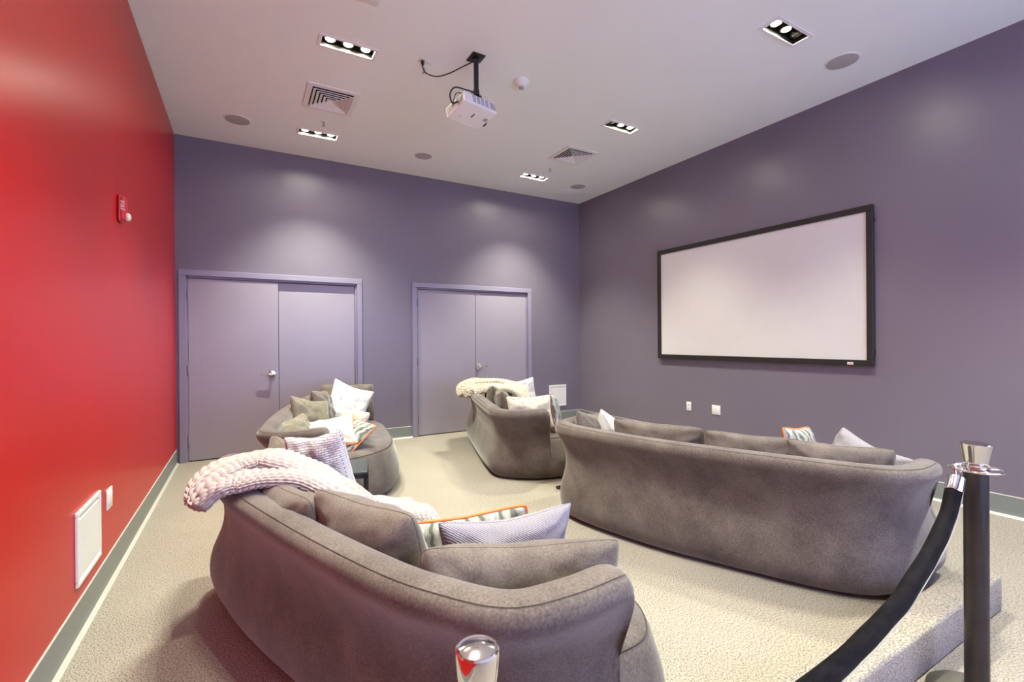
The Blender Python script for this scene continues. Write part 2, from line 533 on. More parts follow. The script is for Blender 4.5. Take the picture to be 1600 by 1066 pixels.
# ------------------------------------------------------------------ ceiling fittings
def lamp(x, y, on, label):
    t = thing('recessed_light', (x, y, H), label, 'ceiling light', 'recessed three-lamp ceiling lights')
    bm = bmesh.new()
    fw = 0.024
    for (cx, cy, sx, sy) in ((0, LD/2+fw/2-0.002, LW+2*fw, fw), (0, -LD/2-fw/2+0.002, LW+2*fw, fw), (LW/2+fw/2-0.002, 0, fw, LD), (-LW/2-fw/2+0.002, 0, fw, LD)):
        box_bm(bm, (cx, cy, -0.003), (sx, sy, 0.006))
    link('trim_frame', mesh(bm, 'trim', False), M['whitepl'], t)
    bm = bmesh.new()
    d = 0.075
    for (cx, cy, sx, sy) in ((0, LD/2, LW, 0.004), (0, -LD/2, LW, 0.004), (LW/2, 0, 0.004, LD), (-LW/2, 0, 0.004, LD)):
        box_bm(bm, (cx, cy, d/2), (sx, sy, d))
    box_bm(bm, (0, 0, d), (LW, LD, 0.004))
    link('baffle', mesh(bm, 'baffle', False), M['recess'], t)
    for i in range(3):
        bx = (i-1)*0.135
        bm = bmesh.new()
        lathe_bm(bm, [(0.044, d-0.03), (0.044, 0.022), (0.038, 0.018), (0.032, 0.020), (0.032, d-0.03)], (bx, 0, 0), 28)
        hs = link('lamp_housing', mesh(bm, 'housing', True, 40), M['recess'], t)
        bm = bmesh.new()
        lathe_bm(bm, [(0.031, 0.026), (0.031, 0.020), (0.022, 0.015), (0.008, 0.013)], (bx, 0, 0), 28)
        link('bulb', mesh(bm, 'bulb', True), M['bulb'] if on[i] else M['bulboff'], hs)
        if on[i]:
            L = bpy.data.lights.new('spot', 'SPOT')
            L.energy = SPOT_ENERGY
            L.color = SPOT_COL
            L.spot_size = math.radians(92)
            L.spot_blend = 0.8
            L.shadow_soft_size = 0.015
            lo = bpy.data.objects.new('lamp_light', L)
            COL.objects.link(lo)
            lo.parent = t
            lo.location = (bx, 0, 0.008)
    return t
LL = ['larger three-lamp recessed ceiling light left of the projector, ahead of the square vent',
      'recessed ceiling light near the back wall just behind the left square air vent',
      'smallest recessed ceiling light, three lit lamps, before the right-hand double doors',
      'recessed ceiling light above the left end of the screen, its left lamp dim',
      'recessed ceiling light at top right, beside the largest round speaker, one lamp unlit',
      'recessed ceiling light over the red wall side, above the near sofa, out of view',
      'recessed ceiling light behind the viewer near the red wall',
      'recessed ceiling light behind the viewer near the screen wall']
for (x, y, on), lb in zip(LIGHTS, LL): lamp(x, y, on, lb)

def vent(x, y, sx, sy, label):
    t = thing('air_vent', (x, y, H), label, 'air vent', 'square ceiling diffusers')
    bm = bmesh.new()
    def ring(a, za, b_, zb, mi=0):
        va = [bm.verts.new((sx/2*a*i, sy/2*a*j, za)) for i, j in ((-1, -1), (1, -1), (1, 1), (-1, 1))]
        vb = [bm.verts.new((sx/2*b_*i, sy/2*b_*j, zb)) for i, j in ((-1, -1), (1, -1), (1, 1), (-1, 1))]
        for k in range(4):
            f = bm.faces.new((va[k], va[(k+1) % 4], vb[(k+1) % 4], vb[k])); f.material_index = mi
    ring(1, 0, 1, -0.012); ring(1, -0.012, 0.80, -0.012); ring(0.80, -0.012, 0.78, -0.002)
    link('vent_frame', mesh(bm, 'vf', False), M['whitepl'], t)
    bk = box('vent_backing', (0, 0, -0.002), (sx*0.80, sy*0.80, 0.002), M['gap'], t)
    for a in (0.76, 0.61, 0.46, 0.31, 0.17):
        bm = bmesh.new()
        ring(a, -0.022, a-0.115, -0.004); ring(a, -0.022, a-0.018, -0.026); ring(a-0.018, -0.026, a-0.115, -0.007)
        link('louvre', mesh(bm, 'louvre', False), M['whitepl'], t)
    return t
vent(0.725, 4.79, 0.46, 0.50, 'square white louvred air vent on the ceiling at left, between two recessed lights')
vent(3.615, 4.76, 0.46, 0.45, 'square white louvred air vent on the ceiling at right, near the back corner')

for (x, y, r, lb) in ((-0.065, 5.69, 0.115, 'round grey ceiling speaker nearest the red wall'),
                      (1.96, 5.68, 0.105, 'round grey ceiling speaker between the projector and the back wall'),
                      (4.41, 5.685, 0.11, 'round grey ceiling speaker in the far corner by the two purple walls'),
                      (4.39, 2.045, 0.115, 'largest round grey ceiling speaker at right, above the screen wall')):
    t = thing('ceiling_speaker', (x, y, H), lb, 'speaker', 'round in-ceiling speakers')
    lathe('trim_ring', [(r+0.012, 0), (r+0.010, -0.006), (r, -0.007), (r, -0.002)], (0, 0, 0), M['whitepl'], t)
    lathe('grille', [(r, -0.001), (r, -0.006), (r-0.01, -0.008), (0.01, -0.009)], (0, 0, 0), M['speaker'], t)

t = thing('smoke_detector', (2.175, 3.62, H), 'white conical smoke detector on the ceiling right of the projector', 'smoke detector')
lathe('detector_base', [(0.072, 0), (0.072, -0.012), (0.062, -0.02), (0.035, -0.045), (0.028, -0.05)], (0, 0, 0), M['whitepl'], t)
lathe('detector_head', [(0.024, -0.05), (0.024, -0.066), (0.018, -0.072), (0.008, -0.076)], (0, 0, 0), M['greypl'], t)
bm = bmesh.new()
for i in range(10):
    a = 2*PI*i/10
    box_bm(bm, (0.024*math.cos(a), 0.024*math.sin(a), -0.058), (0.005, 0.005, 0.016))
link('detector_ribs', mesh(bm, 'ribs', False), M['whitepl'], t)

for (x, y, lb) in ((0.73, 5.30, 'small sprinkler head on the ceiling between the left vent and the light behind it'),
                   (3.61, 5.27, 'small sprinkler head on the ceiling behind the right vent'),
                   (1.335, 3.84, 'small white sprinkler head on the ceiling beside the projector power outlet')):
    t = thing('sprinkler_head', (x, y, H), lb, 'sprinkler', 'ceiling sprinkler heads')
    lathe('escutcheon', [(0.03, 0), (0.03, -0.003), (0.012, -0.008)], (0, 0, 0), M['whitepl'], t, n=20)
    lathe('nozzle', [(0.008, -0.006), (0.008, -0.03), (0.005, -0.032), (0.005, -0.044), (0.016, -0.046), (0.016, -0.049)], (0, 0, 0), M['greypl'], t, n=16)

box('ceiling_hatch', (0.745, 3.20, H-0.002), (0.14, 0.20, 0.004), M['whitepl'], label='small flush white hatch on the ceiling at the top edge of the picture', cat='access panel', bev=0.001)
box('ceiling_hatch', (4.45, 6.02, H-0.002), (0.38, 0.30, 0.004), M['ceil'], label='flush square hatch on the ceiling in the far corner beside the round speaker', cat='access panel', bev=0.001)

# ------------------------------------------------------------------ projector
t = thing('ceiling_projector', (1.667, 3.50, H), 'white video projector hanging from the ceiling on a black pole', 'projector')
bm = bmesh.new()
box_bm(bm, (0, 0, -0.004), (0.115, 0.135, 0.008), 0.002)
for sx in (-1, 1):
    for sy in (-1, 1): lathe_bm(bm, [(0.007, -0.008), (0.007, -0.013)], (sx*0.042, sy*0.05, 0), 10)
link('ceiling_plate', mesh(bm, 'plate', True, 35), M['black'], t)
lathe('pole', [(0.030, -0.006), (0.030, -0.03), (0.021, -0.035), (0.021, -0.27), (0.026, -0.27), (0.026, -0.31), (0.02, -0.315)], (0, 0, 0), M['black'], t, n=24)
# body frame: origin at centre of body
BM = Matrix.Translation((0.0, 0.10, -0.40)) @ Matrix.Rotation(math.radians(14.5), 4, 'Z') @ Matrix.Rotation(math.radians(-12), 4, 'X')
def bobj(name, bm, mat, parent, **k):
    o = link(name, mesh(bm, name, True, 35), mat, parent, **k)
    o.data.transform(BM)
    return o
bm = bmesh.new()
box_bm(bm, (0, 0, 0), (0.34, 0.27, 0.095), 0.014, seg=4)
body = bobj('projector_body', bm, M['whitepl'], t)
bm = bmesh.new()
for i in range(4):
    for j in range(9):
        box_bm(bm, (-0.075+i*0.045+(0.0), -0.1352, 0.034-j*0.0075), (0.034, 0.002, 0.0040))
for j in range(7):
    box_bm(bm, (0.125, -0.1352, 0.030-j*0.0085), (0.06, 0.002, 0.0055))
bobj('vent_grille', bm, M['greypl'], body)
for nm_, c_, s_, mt_ in (('underside_slot', (0.0, -0.01, -0.0478), (0.012, 0.05, 0.002), 'black'), ('underside_slot', (-0.09, 0.05, -0.0478), (0.006, 0.035, 0.002), 'greypl'), ('underside_label', (0.13, -0.02, -0.0478), (0.04, 0.04, 0.003), 'greypl')):
    bm = bmesh.new()
    box_bm(bm, c_, s_)
    bobj(nm_, bm, M[mt_], body)
bm = bmesh.new()
box_bm(bm, (-0.1705, 0.0, -0.002), (0.003, 0.22, 0.055))
for k, dy in enumerate((-0.08, -0.045, -0.01, 0.03, 0.07)):
    box_bm(bm, (-0.173, dy, -0.005), (0.004, 0.022, 0.014))
bobj('connector_panel', bm, M['greypl'], body)
bm = bmesh.new()
lathe_bm(bm, [(0.034, 0), (0.034, 0.03), (0.028, 0.035), (0.024, 0.03)], n=28, M=Matrix.Translation((0.168, 0.06, 0.0)) @ Matrix.Rotation(PI/2, 4, 'Y'))
bobj('lens', bm, M['black'], body)
bm = bmesh.new()
for sx in (-1, 1):
    tube_bm(bm, [(0.0, -0.10, 0.05), (sx*0.06, -0.03, 0.075), (sx*0.12, 0.05, 0.05)], 0.006, 8)
box_bm(bm, (0, -0.08, 0.07), (0.07, 0.07, 0.03), 0.004)
bobj('mount_bracket', bm, M['black'], t)
def wcable(name, pts, r, mat, parent):
    return tube(name, catmull(pts, 8), r, mat, parent, n=8)
lp = lambda x, y, z: tuple(BM @ Vector((x, y, z)))
wcable('cable', [(-0.01, 0.0, -0.29), (-0.09, 0.0, -0.29), (-0.19, -0.0, -0.295), (-0.225, 0.02, -0.35), (-0.20, 0.03, -0.41), lp(-0.175, -0.045, -0.005)], 0.0065, M['black'], t)
wcable('cable', [(-0.01, 0.01, -0.285), (-0.08, 0.03, -0.305), (-0.15, 0.04, -0.31), (-0.18, 0.03, -0.35), lp(-0.175, 0.03, 0.0)], 0.004, M['black'], t)
wcable('cable', [(0.02, 0, -0.02), (0.032, 0.002, -0.12), (0.026, 0.004, -0.2), (0.03, 0.0, -0.29), (0.10, 0.0, -0.30), (0.17, 0.06, -0.33), lp(0.16, 0.0, 0.04)], 0.0035, M['whitepl'], t)
wcable('cable', [(0.025, 0, -0.29), (0.09, -0.03, -0.33), (0.14, -0.04, -0.37), lp(0.15, -0.10, 0.03)], 0.003, M['whitepl'], t)
pc = thing('power_cord', (1.29, 3.74, H-0.012), 'black power cord drooping from the ceiling outlet to the projector pole', 'cord')
tube('cord', catmull([(0.0, 0.0, -0.035), (0.004, 0.0, -0.06), (0.035, -0.01, -0.10), (0.11, -0.04, -0.118), (0.20, -0.10, -0.095), (0.29, -0.17, -0.05), (0.345, -0.215, -0.025), (0.365, -0.22, 0.0)], 8), 0.0048, M['black'], pc, n=8)
lathe('plug', [(0.014, 0), (0.015, -0.02), (0.009, -0.034), (0.006, -0.045)], (0, 0, 0), M['black'], pc, n=16)
ow = thing('ceiling_outlet', (1.325, 3.745, H), 'white power outlet plate on the ceiling with the black plug in it', 'outlet')
box('cover_plate', (0, 0, -0.003), (0.115, 0.075, 0.006), M['whitepl'], ow, bev=0.002)
box('socket', (0.022, 0, -0.007), (0.034, 0.028, 0.003), M['whitepl'], ow, bev=0.001)

# ------------------------------------------------------------------ wall fittings
def framed_panel(name, c, w, h, axis, label, cat, inner=0.03):
    """axis: 'x' faces +x from the left wall, 'y' faces -y from the back wall"""
    rz = {'+x': PI/2, '-y': 0}[axis]
    t = thing(name, c, label, cat, rot=(0, 0, rz))
    bm = bmesh.new()
    for (cx, cz, sx, sz) in ((0, h/2-inner/2, w, inner), (0, -h/2+inner/2, w, inner), (w/2-inner/2, 0, inner, h-2*inner), (-w/2+inner/2, 0, inner, h-2*inner)):
        box_bm(bm, (cx, -0.007, cz), (sx, 0.014, sz), 0.003, seg=1)
    link('panel_frame', mesh(bm, 'pf', False), M['panel'], t)
    bm = bmesh.new()
    box_bm(bm, (0, -0.004, 0), (w-2*inner, 0.006, h-2*inner))
    box_bm(bm, (0, -0.008, 0), (w-2*inner-0.035, 0.006, h-2*inner-0.035), 0.002, seg=1)
    link('panel_door', mesh(bm, 'pd', False), M['panel'], t)
    return t
framed_panel('access_panel', (XL, 3.042, 0.406), 0.392, 0.345, '+x', 'white framed access panel low on the red wall', 'access panel', 0.022)
framed_panel('access_panel', (4.52, YB, 0.43), 0.345, 0.354, '-y', 'white framed access panel low on the back wall near the corner', 'access panel')

def plate(c, axis, w, label, kindp):
    rz = {'+x': PI/2, '-x': -PI/2}[axis]
    t = thing(kindp, c, label, 'outlet' if kindp == 'wall_outlet' else 'wall plate', rot=(0, 0, rz))
    box('cover_plate', (0, -0.004, 0), (w, 0.008, 0.114), M['whitepl'], t, bev=0.003)
    if kindp == 'wall_outlet':
        for z in (0.022, -0.022):
            s = box('socket', (0, -0.0085, z), (0.03, 0.003, 0.028), M['whitepl'], t, bev=0.001)
            bm = bmesh.new()
            for x in (-0.006, 0.006): box_bm(bm, (x, -0.0105, z+0.003), (0.0025, 0.001, 0.009))
            box_bm(bm, (0, -0.0105, z-0.008), (0.005, 0.001, 0.005))
            link('slots', mesh(bm, 'slots', False), M['gap'], s)
    else:
        for x in ((-0.023, 0.023) if w > 0.1 else (0,)):
            box('jack', (x, -0.009, 0), (0.033, 0.004, 0.067), M['whitepl'], t, bev=0.001)
    return t
plate((XL, 3.45, 0.475), '+x', 0.112, 'white switch plate on the red wall right of the access panel', 'wall_plate')
plate((XR, 4.14, 0.487), '-x', 0.072, 'narrow white electrical outlet on the purple wall below the screen', 'wall_outlet')
plate((XR, 3.735, 0.489), '-x', 0.118, 'wider square white wall plate on the purple wall below the screen', 'wall_plate')

# fire alarm strobe on the red wall
t = thing('fire_alarm_strobe', (XL, 3.76, 2.20), 'red fire alarm strobe with white lettering on the red wall', 'fire alarm', rot=(0, 0, PI/2))
bm = bmesh.new()
box_bm(bm, (0, -0.010, 0), (0.10, 0.012, 0.165), 0.004, seg=2)
vs = box_bm(bm, (0, -0.022, 0), (0.092, 0.034, 0.15), 0.015, seg=4)
link('alarm_body', mesh(bm, 'sb', True, 40), M['strobe'], t)
lathe('strobe_lens', [(0.026, 0.0), (0.026, 0.014), (0.018, 0.022), (0.006, 0.025)], (0, 0, 0), M['lens'], t, n=24, M=Matrix.Translation((0.014, -0.034, -0.045)) @ Matrix.Rotation(PI/2, 4, 'X'))
def text_mesh(s, size, ext=0.0006):
    cu = bpy.data.curves.new('t', 'FONT')
    cu.body = s; cu.size = size; cu.extrude = ext; cu.align_x = 'CENTER'; cu.align_y = 'CENTER'
    o = bpy.data.objects.new('t', cu)
    COL.objects.link(o)
    dg = bpy.context.evaluated_depsgraph_get()
    me = bpy.data.meshes.new_from_object(o.evaluated_get(dg))
    bpy.data.objects.remove(o)
    return me
me = text_mesh('FIRE', 0.036)
me.transform(Matrix.Translation((-0.0466, -0.022, 0.012)) @ Matrix.Rotation(-PI/2, 4, 'Z') @ Matrix.Rotation(PI/2, 4, 'X') @ Matrix.Rotation(-PI/2, 4, 'Z'))
me.materials.clear()
link('lettering', me, M['whitepl'], t)

# projection screen
t = thing('projection_screen', (XR, 3.342, 1.838), 'large white projection screen with a black frame on the purple wall', 'screen')
SW, SH, fr = 2.56, 1.478, 0.055
bm = bmesh.new()
for (cy, cz, sy, sz) in ((0, SH/2-fr/2, SW, fr), (0, -SH/2+fr/2, SW, fr), (SW/2-fr/2, 0, fr, SH-2*fr), (-SW/2+fr/2, 0, fr, SH-2*fr)):
    box_bm(bm, (-0.035, cy, cz), (0.032, sy, sz), 0.004, seg=1)
link('screen_frame', mesh(bm, 'sf', False), M['frame'], t)
box('screen_surface', (-0.030, 0, 0), (0.006, SW-2*fr+0.01, SH-2*fr+0.01), M['screen'], t)
for y in (-1.255, 1.255):
    for z in (-0.6, 0.6): box('wall_bracket', (-0.0095, y, z), (0.019, 0.06, 0.03), M['steel'], t)
lg = box('maker_badge', (-0.0515, -1.093, -SH/2+0.022), (0.001, 0.05, 0.022), M['whitepl'], t, label='small white and red badge')
box('badge_stripe', (-0.0523, -1.093, -SH/2+0.022), (0.0008, 0.034, 0.008), M['orange'], lg)

# ------------------------------------------------------------------ sofas
def loft_sofa(name, label, back, seat, seat_h=0.42, thick=0.125, group='taupe velvet sofas'):
    """back: list of (top_x, top_y, top_z, bot_x, bot_y) from far end to near arm end, outer side"""
    cx = sum(p[0] for p in seat)/len(seat); cy = sum(p[1] for p in seat)/len(seat)
    t = thing(name, (cx, cy, 0), label, 'sofa', group)
    tops = catmull([(b_[0]-cx, b_[1]-cy, b_[2]) for b_ in back], 7)
    bots = catmull([(b_[3]-cx, b_[4]-cy, 0) for b_ in back], 7)
    N = len(tops)
    sc = Vector((0, 0))
    # outward normals of the smoothed path
    nor = []
    for i in range(N):
        a = tops[max(i-2, 0)]; b_ = tops[min(i+2, N-1)]
        d_ = (b_-a); d_.z = 0; d_.normalize()
        n = Vector((d_.y, -d_.x, 0))
        mid = (tops[i])
        nor.append(n)
    # make sure they point away from the seat centre
    s = sum(n.dot(Vector((p.x, p.y, 0))) for n, p in zip(nor, tops))
    if s < 0: nor = [-n for n in nor]
    rings = []
    seam = []
    for i in range(N):
        Tp, Bp, n = tops[i], bots[i], nor[i]
        T2 = Vector((Tp.x, Tp.y, 0)); B2 = Vector((Bp.x, Bp.y, 0)); z = Tp.z
        # ends: pull the section in a little so the end rounds over
        e = min(i, N-1-i)
        k = {0: 0.78, 1: 0.94}.get(e, 1.0)
        def P(l, o, zz): return B2.lerp(T2, l)+n*(o if k == 1 else o*k-0.012*(1-k)/0.22)+Vector((0, 0, zz))
        zt = z - (0.02 if e == 0 else 0.005 if e == 1 else 0)
        sec = [P(0, -0.060, 0.010), P(0, -0.020, 0.032), P(0, 0.018, 0.09), P(0.03, 0.026, 0.17), P(0.14, 0.010, 0.27), P(0.32, -0.034, 0.37),
               P(0.55, -0.046, 0.47), P(0.80, -0.034, zt-0.16), P(0.95, -0.002, zt-0.095), P(1, 0.020, zt-0.055), P(1, 0.018, zt-0.025), P(1, 0.006, zt-0.006),
               P(1, -0.008, zt+0.001), P(1, -0.035, zt+0.009), P(1, -0.07, zt+0.008), P(1, -0.098*thick/0.125, zt-0.006), P(1, -thick+0.004, zt-0.035), P(1, -thick, zt-0.09),
               P(1, -thick-0.01, 0.52), P(1, -thick-0.03, 0.40), P(1, -thick-0.05, 0.25), P(0.5, -thick-0.06, 0.04), P(0.2, -thick*0.6, 0.015)]
        rings.append(sec)
        if 1 <= i <= N-2: seam.append(P(1, -0.003, zt+0.0005))
    bm = bmesh.new()
    V = [[bm.verts.new(p) for p in r] for r in rings]
    K = len(rings[0])
    for a, b_ in zip(V, V[1:]):
        for j in range(K): bm.faces.new((a[j], a[(j+1) % K], b_[(j+1) % K], b_[j]))
    for ring, nb in ((V[0], V[1]), (V[-1], V[-2])):
        # inset cap for a soft rounded end
        c = sum((v.co for v in ring), Vector())/K
        out = (ring[0].co-nb[0].co); out.z = 0; out.normalize()
        inner = [bm.verts.new(c.lerp(v.co, 0.72)+out*0.022) for v in ring]
        for j in range(K): bm.faces.new((ring[j], ring[(j+1) % K], inner[(j+1) % K], inner[j]))
        bm.faces.new(inner)
    for v in bm.verts:
        q = v.co*2.2+Vector((cx, cy, 0))
        dd = noise.noise(q)*0.010+noise.noise(q*3.1)*0.004
        if 0.1 < v.co.z < 0.66: v.co += Vector((dd, dd*0.6, 0))
    bk = link('sofa_back', mesh(bm, 'back'), M['sofa'], t)
    md = bk.modifiers.new('s', 'SUBSURF'); md.levels = 1; md.render_levels = 1
    tube('seam', seam, 0.0010, M['seam'], bk, n=6)
    # seat: rounded upholstered slab with a skirt that runs to the floor
    poly = catmull([(p[0]-cx, p[1]-cy, 0) for p in seat], 8, closed=True)
    n = len(poly)
    area = sum(poly[i].x*poly[(i+1) % n].y-poly[(i+1) % n].x*poly[i].y for i in range(n))
    if area < 0: poly.reverse()
    nn = []
    for i in range(n):
        d_ = poly[(i+1) % n]-poly[i-1]; d_.normalize()
        nn.append(Vector((d_.y, -d_.x, 0)))
    prof = [(-0.07, 0.010), (-0.02, 0.032), (0.012, 0.09), (0.018, 0.16), (0.006, 0.25), (-0.018, seat_h-0.09), (-0.030, seat_h-0.05), (-0.05, seat_h-0.02), (-0.085, seat_h-0.002), (-0.14, seat_h+0.006)]
    bm = bmesh.new()
    V = [[bm.verts.new(poly[i]+nn[i]*o+Vector((0, 0, z))) for i in range(n)] for o, z in prof]
    for a, b_ in zip(V, V[1:]):
        for j in range(n): bm.faces.new((a[j], a[(j+1) % n], b_[(j+1) % n], b_[j]))
    bm.faces.new(V[0])
    c0 = sum((v.co for v in V[-1]), Vector())/n
    prev = V[-1]
    for f_, dz in ((0.7, 0.004), (0.35, 0.006)):
        ring = [bm.verts.new(c0.lerp(v.co, f_)+Vector((0, 0, dz))) for v in V[-1]]
        for j in range(n): bm.faces.new((prev[j], prev[(j+1) % n], ring[(j+1) % n], ring[j]))
        prev = ring
    bm.faces.new(prev)
    st = link('sofa_seat', mesh(bm, 'seat'), M['sofa'], t)
    tube('seam', [poly[i]+nn[i]*(-0.049)+Vector((0, 0, seat_h-0.018)) for i in range(n)], 0.002, M['seam'], st, n=6, closed=True)
    return t

# near sofa (back towards the red wall)
loft_sofa('sofa', 'nearest taupe velvet sofa, seen from behind, with a chunky knitted throw over its back',
          [(-0.10, 3.02, .75, -0.12, 3.10), (-0.145, 2.75, .75, -0.15, 2.92), (-0.07, 2.30, .745, -0.03, 2.44), (0.10, 1.79, .735, 0.185, 1.88), (0.285, 1.325, .73, 0.38, 1.44),
           (0.40, 1.11, .73, 0.50, 1.23), (0.53, 0.958, .73, 0.63, 1.08), (0.70, 0.918, .735, 0.78, 1.04), (0.90, 0.925, .74, 0.96, 1.06)],
          [(0.0, 2.95), (0.12, 2.3), (0.40, 1.5), (0.66, 1.10), (0.98, 1.03), (1.18, 1.09), (1.29, 1.34), (1.21, 1.85), (0.92, 2.35), (0.62, 2.85), (0.30, 3.10)])
# far left sofa
loft_sofa('sofa', 'taupe velvet sofa at left by the double doors, facing right',
          [(0.80, 6.02, .76, 0.82, 6.02), (0.62, 5.75, .76, 0.66, 5.78), (0.44, 5.30, .75, 0.50, 5.35), (0.25, 4.72, .74, 0.32, 4.80), (0.11, 4.15, .715, 0.21, 4.30),
           (0.085, 3.92, .70, 0.20, 4.07), (0.19, 3.76, .70, 0.30, 3.95), (0.36, 3.66, .715, 0.44, 3.87), (0.50, 3.60, .73, 0.56, 3.83)],
          [(0.85, 6.02), (0.60, 5.55), (0.34, 4.7), (0.30, 4.15), (0.60, 3.90), (0.98, 4.02), (1.22, 4.35), (1.36, 5.00), (1.40, 5.60), (1.22, 5.98)])
# far centre sofa
loft_sofa('sofa', 'taupe velvet sofa in the middle of the room before the right-hand double doors',
          [(2.66, 5.98, .76, 2.70, 6.02), (2.52, 5.63, .755, 2.57, 5.70), (2.27, 4.87, .735, 2.35, 5.02), (2.08, 4.17, .715, 2.16, 4.38), (2.055, 3.92, .70, 2.12, 4.10),
           (2.14, 3.74, .70, 2.23, 3.92), (2.29, 3.66, .705, 2.38, 3.80), (2.46, 3.62, .715, 2.54, 3.73)],
          [(2.75, 5.95), (2.45, 5.3), (2.25, 4.4), (2.30, 3.92), (2.58, 3.72), (2.92, 3.78), (3.20, 4.15), (3.38, 4.9), (3.42, 5.55), (3.15, 5.95)])
# long sofa facing the screen
loft_sofa('sofa', 'longest taupe velvet sofa at right, its back to the viewer and facing the screen',
          [(2.62, 3.11, .735, 2.60, 3.10), (2.35, 3.08, .735, 2.36, 3.06), (2.11, 2.98, .73, 2.15, 2.98), (2.04, 2.83, .73, 2.10, 2.82), (2.06, 2.55, .73, 2.15, 2.50), (2.17, 2.10, .73, 2.27, 2.10),
           (2.32, 1.71, .73, 2.43, 1.74), (2.50, 1.32, .73, 2.61, 1.37), (2.66, 1.07, .725, 2.76, 1.18), (2.80, 0.985, .725, 2.92, 1.10), (2.92, 0.972, .73, 3.20, 1.08), (3.05, 0.985, .735, 3.48, 1.10)],
          [(2.66, 3.12), (2.30, 2.95), (2.30, 2.45), (2.60, 1.60), (2.90, 1.14), (3.36, 1.12), (3.62, 1.24), (3.68, 1.70), (3.38, 2.45), (3.20, 2.98), (2.95, 3.16)])

# ------------------------------------------------------------------ pillows
def pillow(c, w, h, th, yaw_, lean, rl, mat, label, cat='cushion', group=None, piping=None, pinch=0.035, wr=1.0, seed=0, name='cushion', seamline=True, bend=0.0, n=30, rc=0.06):
    bm = bmesh.new()
    grid = {}
    def pos(s, t_, side):
        ax = (1-pinch*(1-t_*t_)); az = (1-pinch*(1-s*s))
        cr_ = 1-rc*(s*s*t_*t_)**3
        X = w/2*s*ax*cr_; Z = h/2*t_*az*cr_
        rs, rt = abs(s), abs(t_)
        prof = ((1-rs**2.6)*(1-rt**2.6))
        d_ = th/2*max(prof, 0)**0.5
        # wrinkles radiating from corners + broad dents
        q = Vector((s*2.3+seed*3.7, t_*2.3, seed*1.3+side))
        wv = noise.noise(q)*0.016+noise.noise(q*2.4)*0.009
        cr = max(0, rs+rt-1.05)
        wv += 0.010*cr*math.sin(14*(s-t_ if s*t_ > 0 else s+t_)+seed)
        d_ = d_*(1)+wv*wr*min(1, prof*3)
        z_sag = -0.012*wr*(1-rs)*max(0, t_)
        return Vector((X, side*d_+bend*(s*s-0.4)*w*0.25, Z+z_sag))
    V = {}
    for side in (-1, 1):
        for i in range(n+1):
            for j in range(n+1):
                s = -1+2*i/n; t_ = -1+2*j/n
                s = math.sin(s*PI/2)*0.55+s*0.45; t_ = math.sin(t_*PI/2)*0.55+t_*0.45
                edge = i in (0, n) or j in (0, n)
                if edge and side == 1: V[(1, i, j)] = V[(-1, i, j)]; continue
                p = pos(s, t_, side)
                if edge: p.y = bend*(s*s-0.4)*w*0.25
                V[(side, i, j)] = bm.verts.new(p)
    for side in (-1, 1):
        for i in range(n):
            for j in range(n):
                a = [V[(side, i, j)], V[(side, i+1, j)], V[(side, i+1, j+1)], V[(side, i, j+1)]]
                if side == 1: a.reverse()
                bm.faces.new(a)
    rim = [V[(-1, i, 0)].co.copy() for i in range(n)]+[V[(-1, n, j)].co.copy() for j in range(n)]+[V[(-1, i, n)].co.copy() for i in range(n, 0, -1)]+[V[(-1, 0, j)].co.copy() for j in range(n, 0, -1)]
    me = mesh(bm, name)
    R_ = Matrix.Rotation(math.radians(yaw_), 4, 'Z') @ Matrix.Rotation(math.radians(lean), 4, 'X') @ Matrix.Rotation(math.radians(rl), 4, 'Y')
    o = link(name, me, mat, None, label=label, cat=cat, group=group)
    o.matrix_world = Matrix.Translation(c) @ R_
    if piping:
        tube('piping', rim, 0.006, piping, o, n=8, closed=True, label='orange piping' if piping is M['orange'] else 'rust red piping')
    elif seamline:
        tube('seam', rim, 0.0014, mat, o, n=6, closed=True)
    return o

GB = 'taupe back cushions'
# on the near sofa
pillow((0.175, 2.06, .595), .50, .42, .19, -72, 16, 0, M['cush'], 'taupe cushion on the nearest sofa under the end of the knitted throw', group=GB, seed=1)
pillow((0.385, 1.665, .605), .52, .46, .20, -63, 16, 0, M['cush'], 'taupe cushion on the nearest sofa between the throw and the frontmost cushion', group=GB, seed=2)
pillow((0.715, 1.22, .58), .62, .38, .19, -18, 12, 3, M['cush'], 'frontmost taupe cushion leaning on the arm of the nearest sofa', group=GB, seed=3)
pillow((0.79, 1.44, .585), .52, .38, .16, -8, 8, 0, M['lav'], 'lavender woven pillow behind the frontmost cushion of the nearest sofa', 'pillow', seed=4, pinch=0.16, name='throw_pillow')
pillow((0.70, 1.63, .54), .54, .36, .13, -6, 10, 0, M['pat'], 'patterned pillow with orange piping behind the lavender pillow on the nearest sofa', 'pillow', piping=M['orange'], seed=5, name='throw_pillow')
pillow((0.22, 2.95, .60), .40, .40, .17, -75, 14, 8, M['cush'], 'taupe cushion at the far end of the nearest sofa behind the white basket-weave pillow', group=GB, seed=6)
pillow((0.335, 2.57, .70), .38, .42, .14, -46, 10, -10, M['basket'], 'white basket-weave pillow standing on the nearest sofa by the throw', 'pillow', seed=7, pinch=0.12, name='throw_pillow')
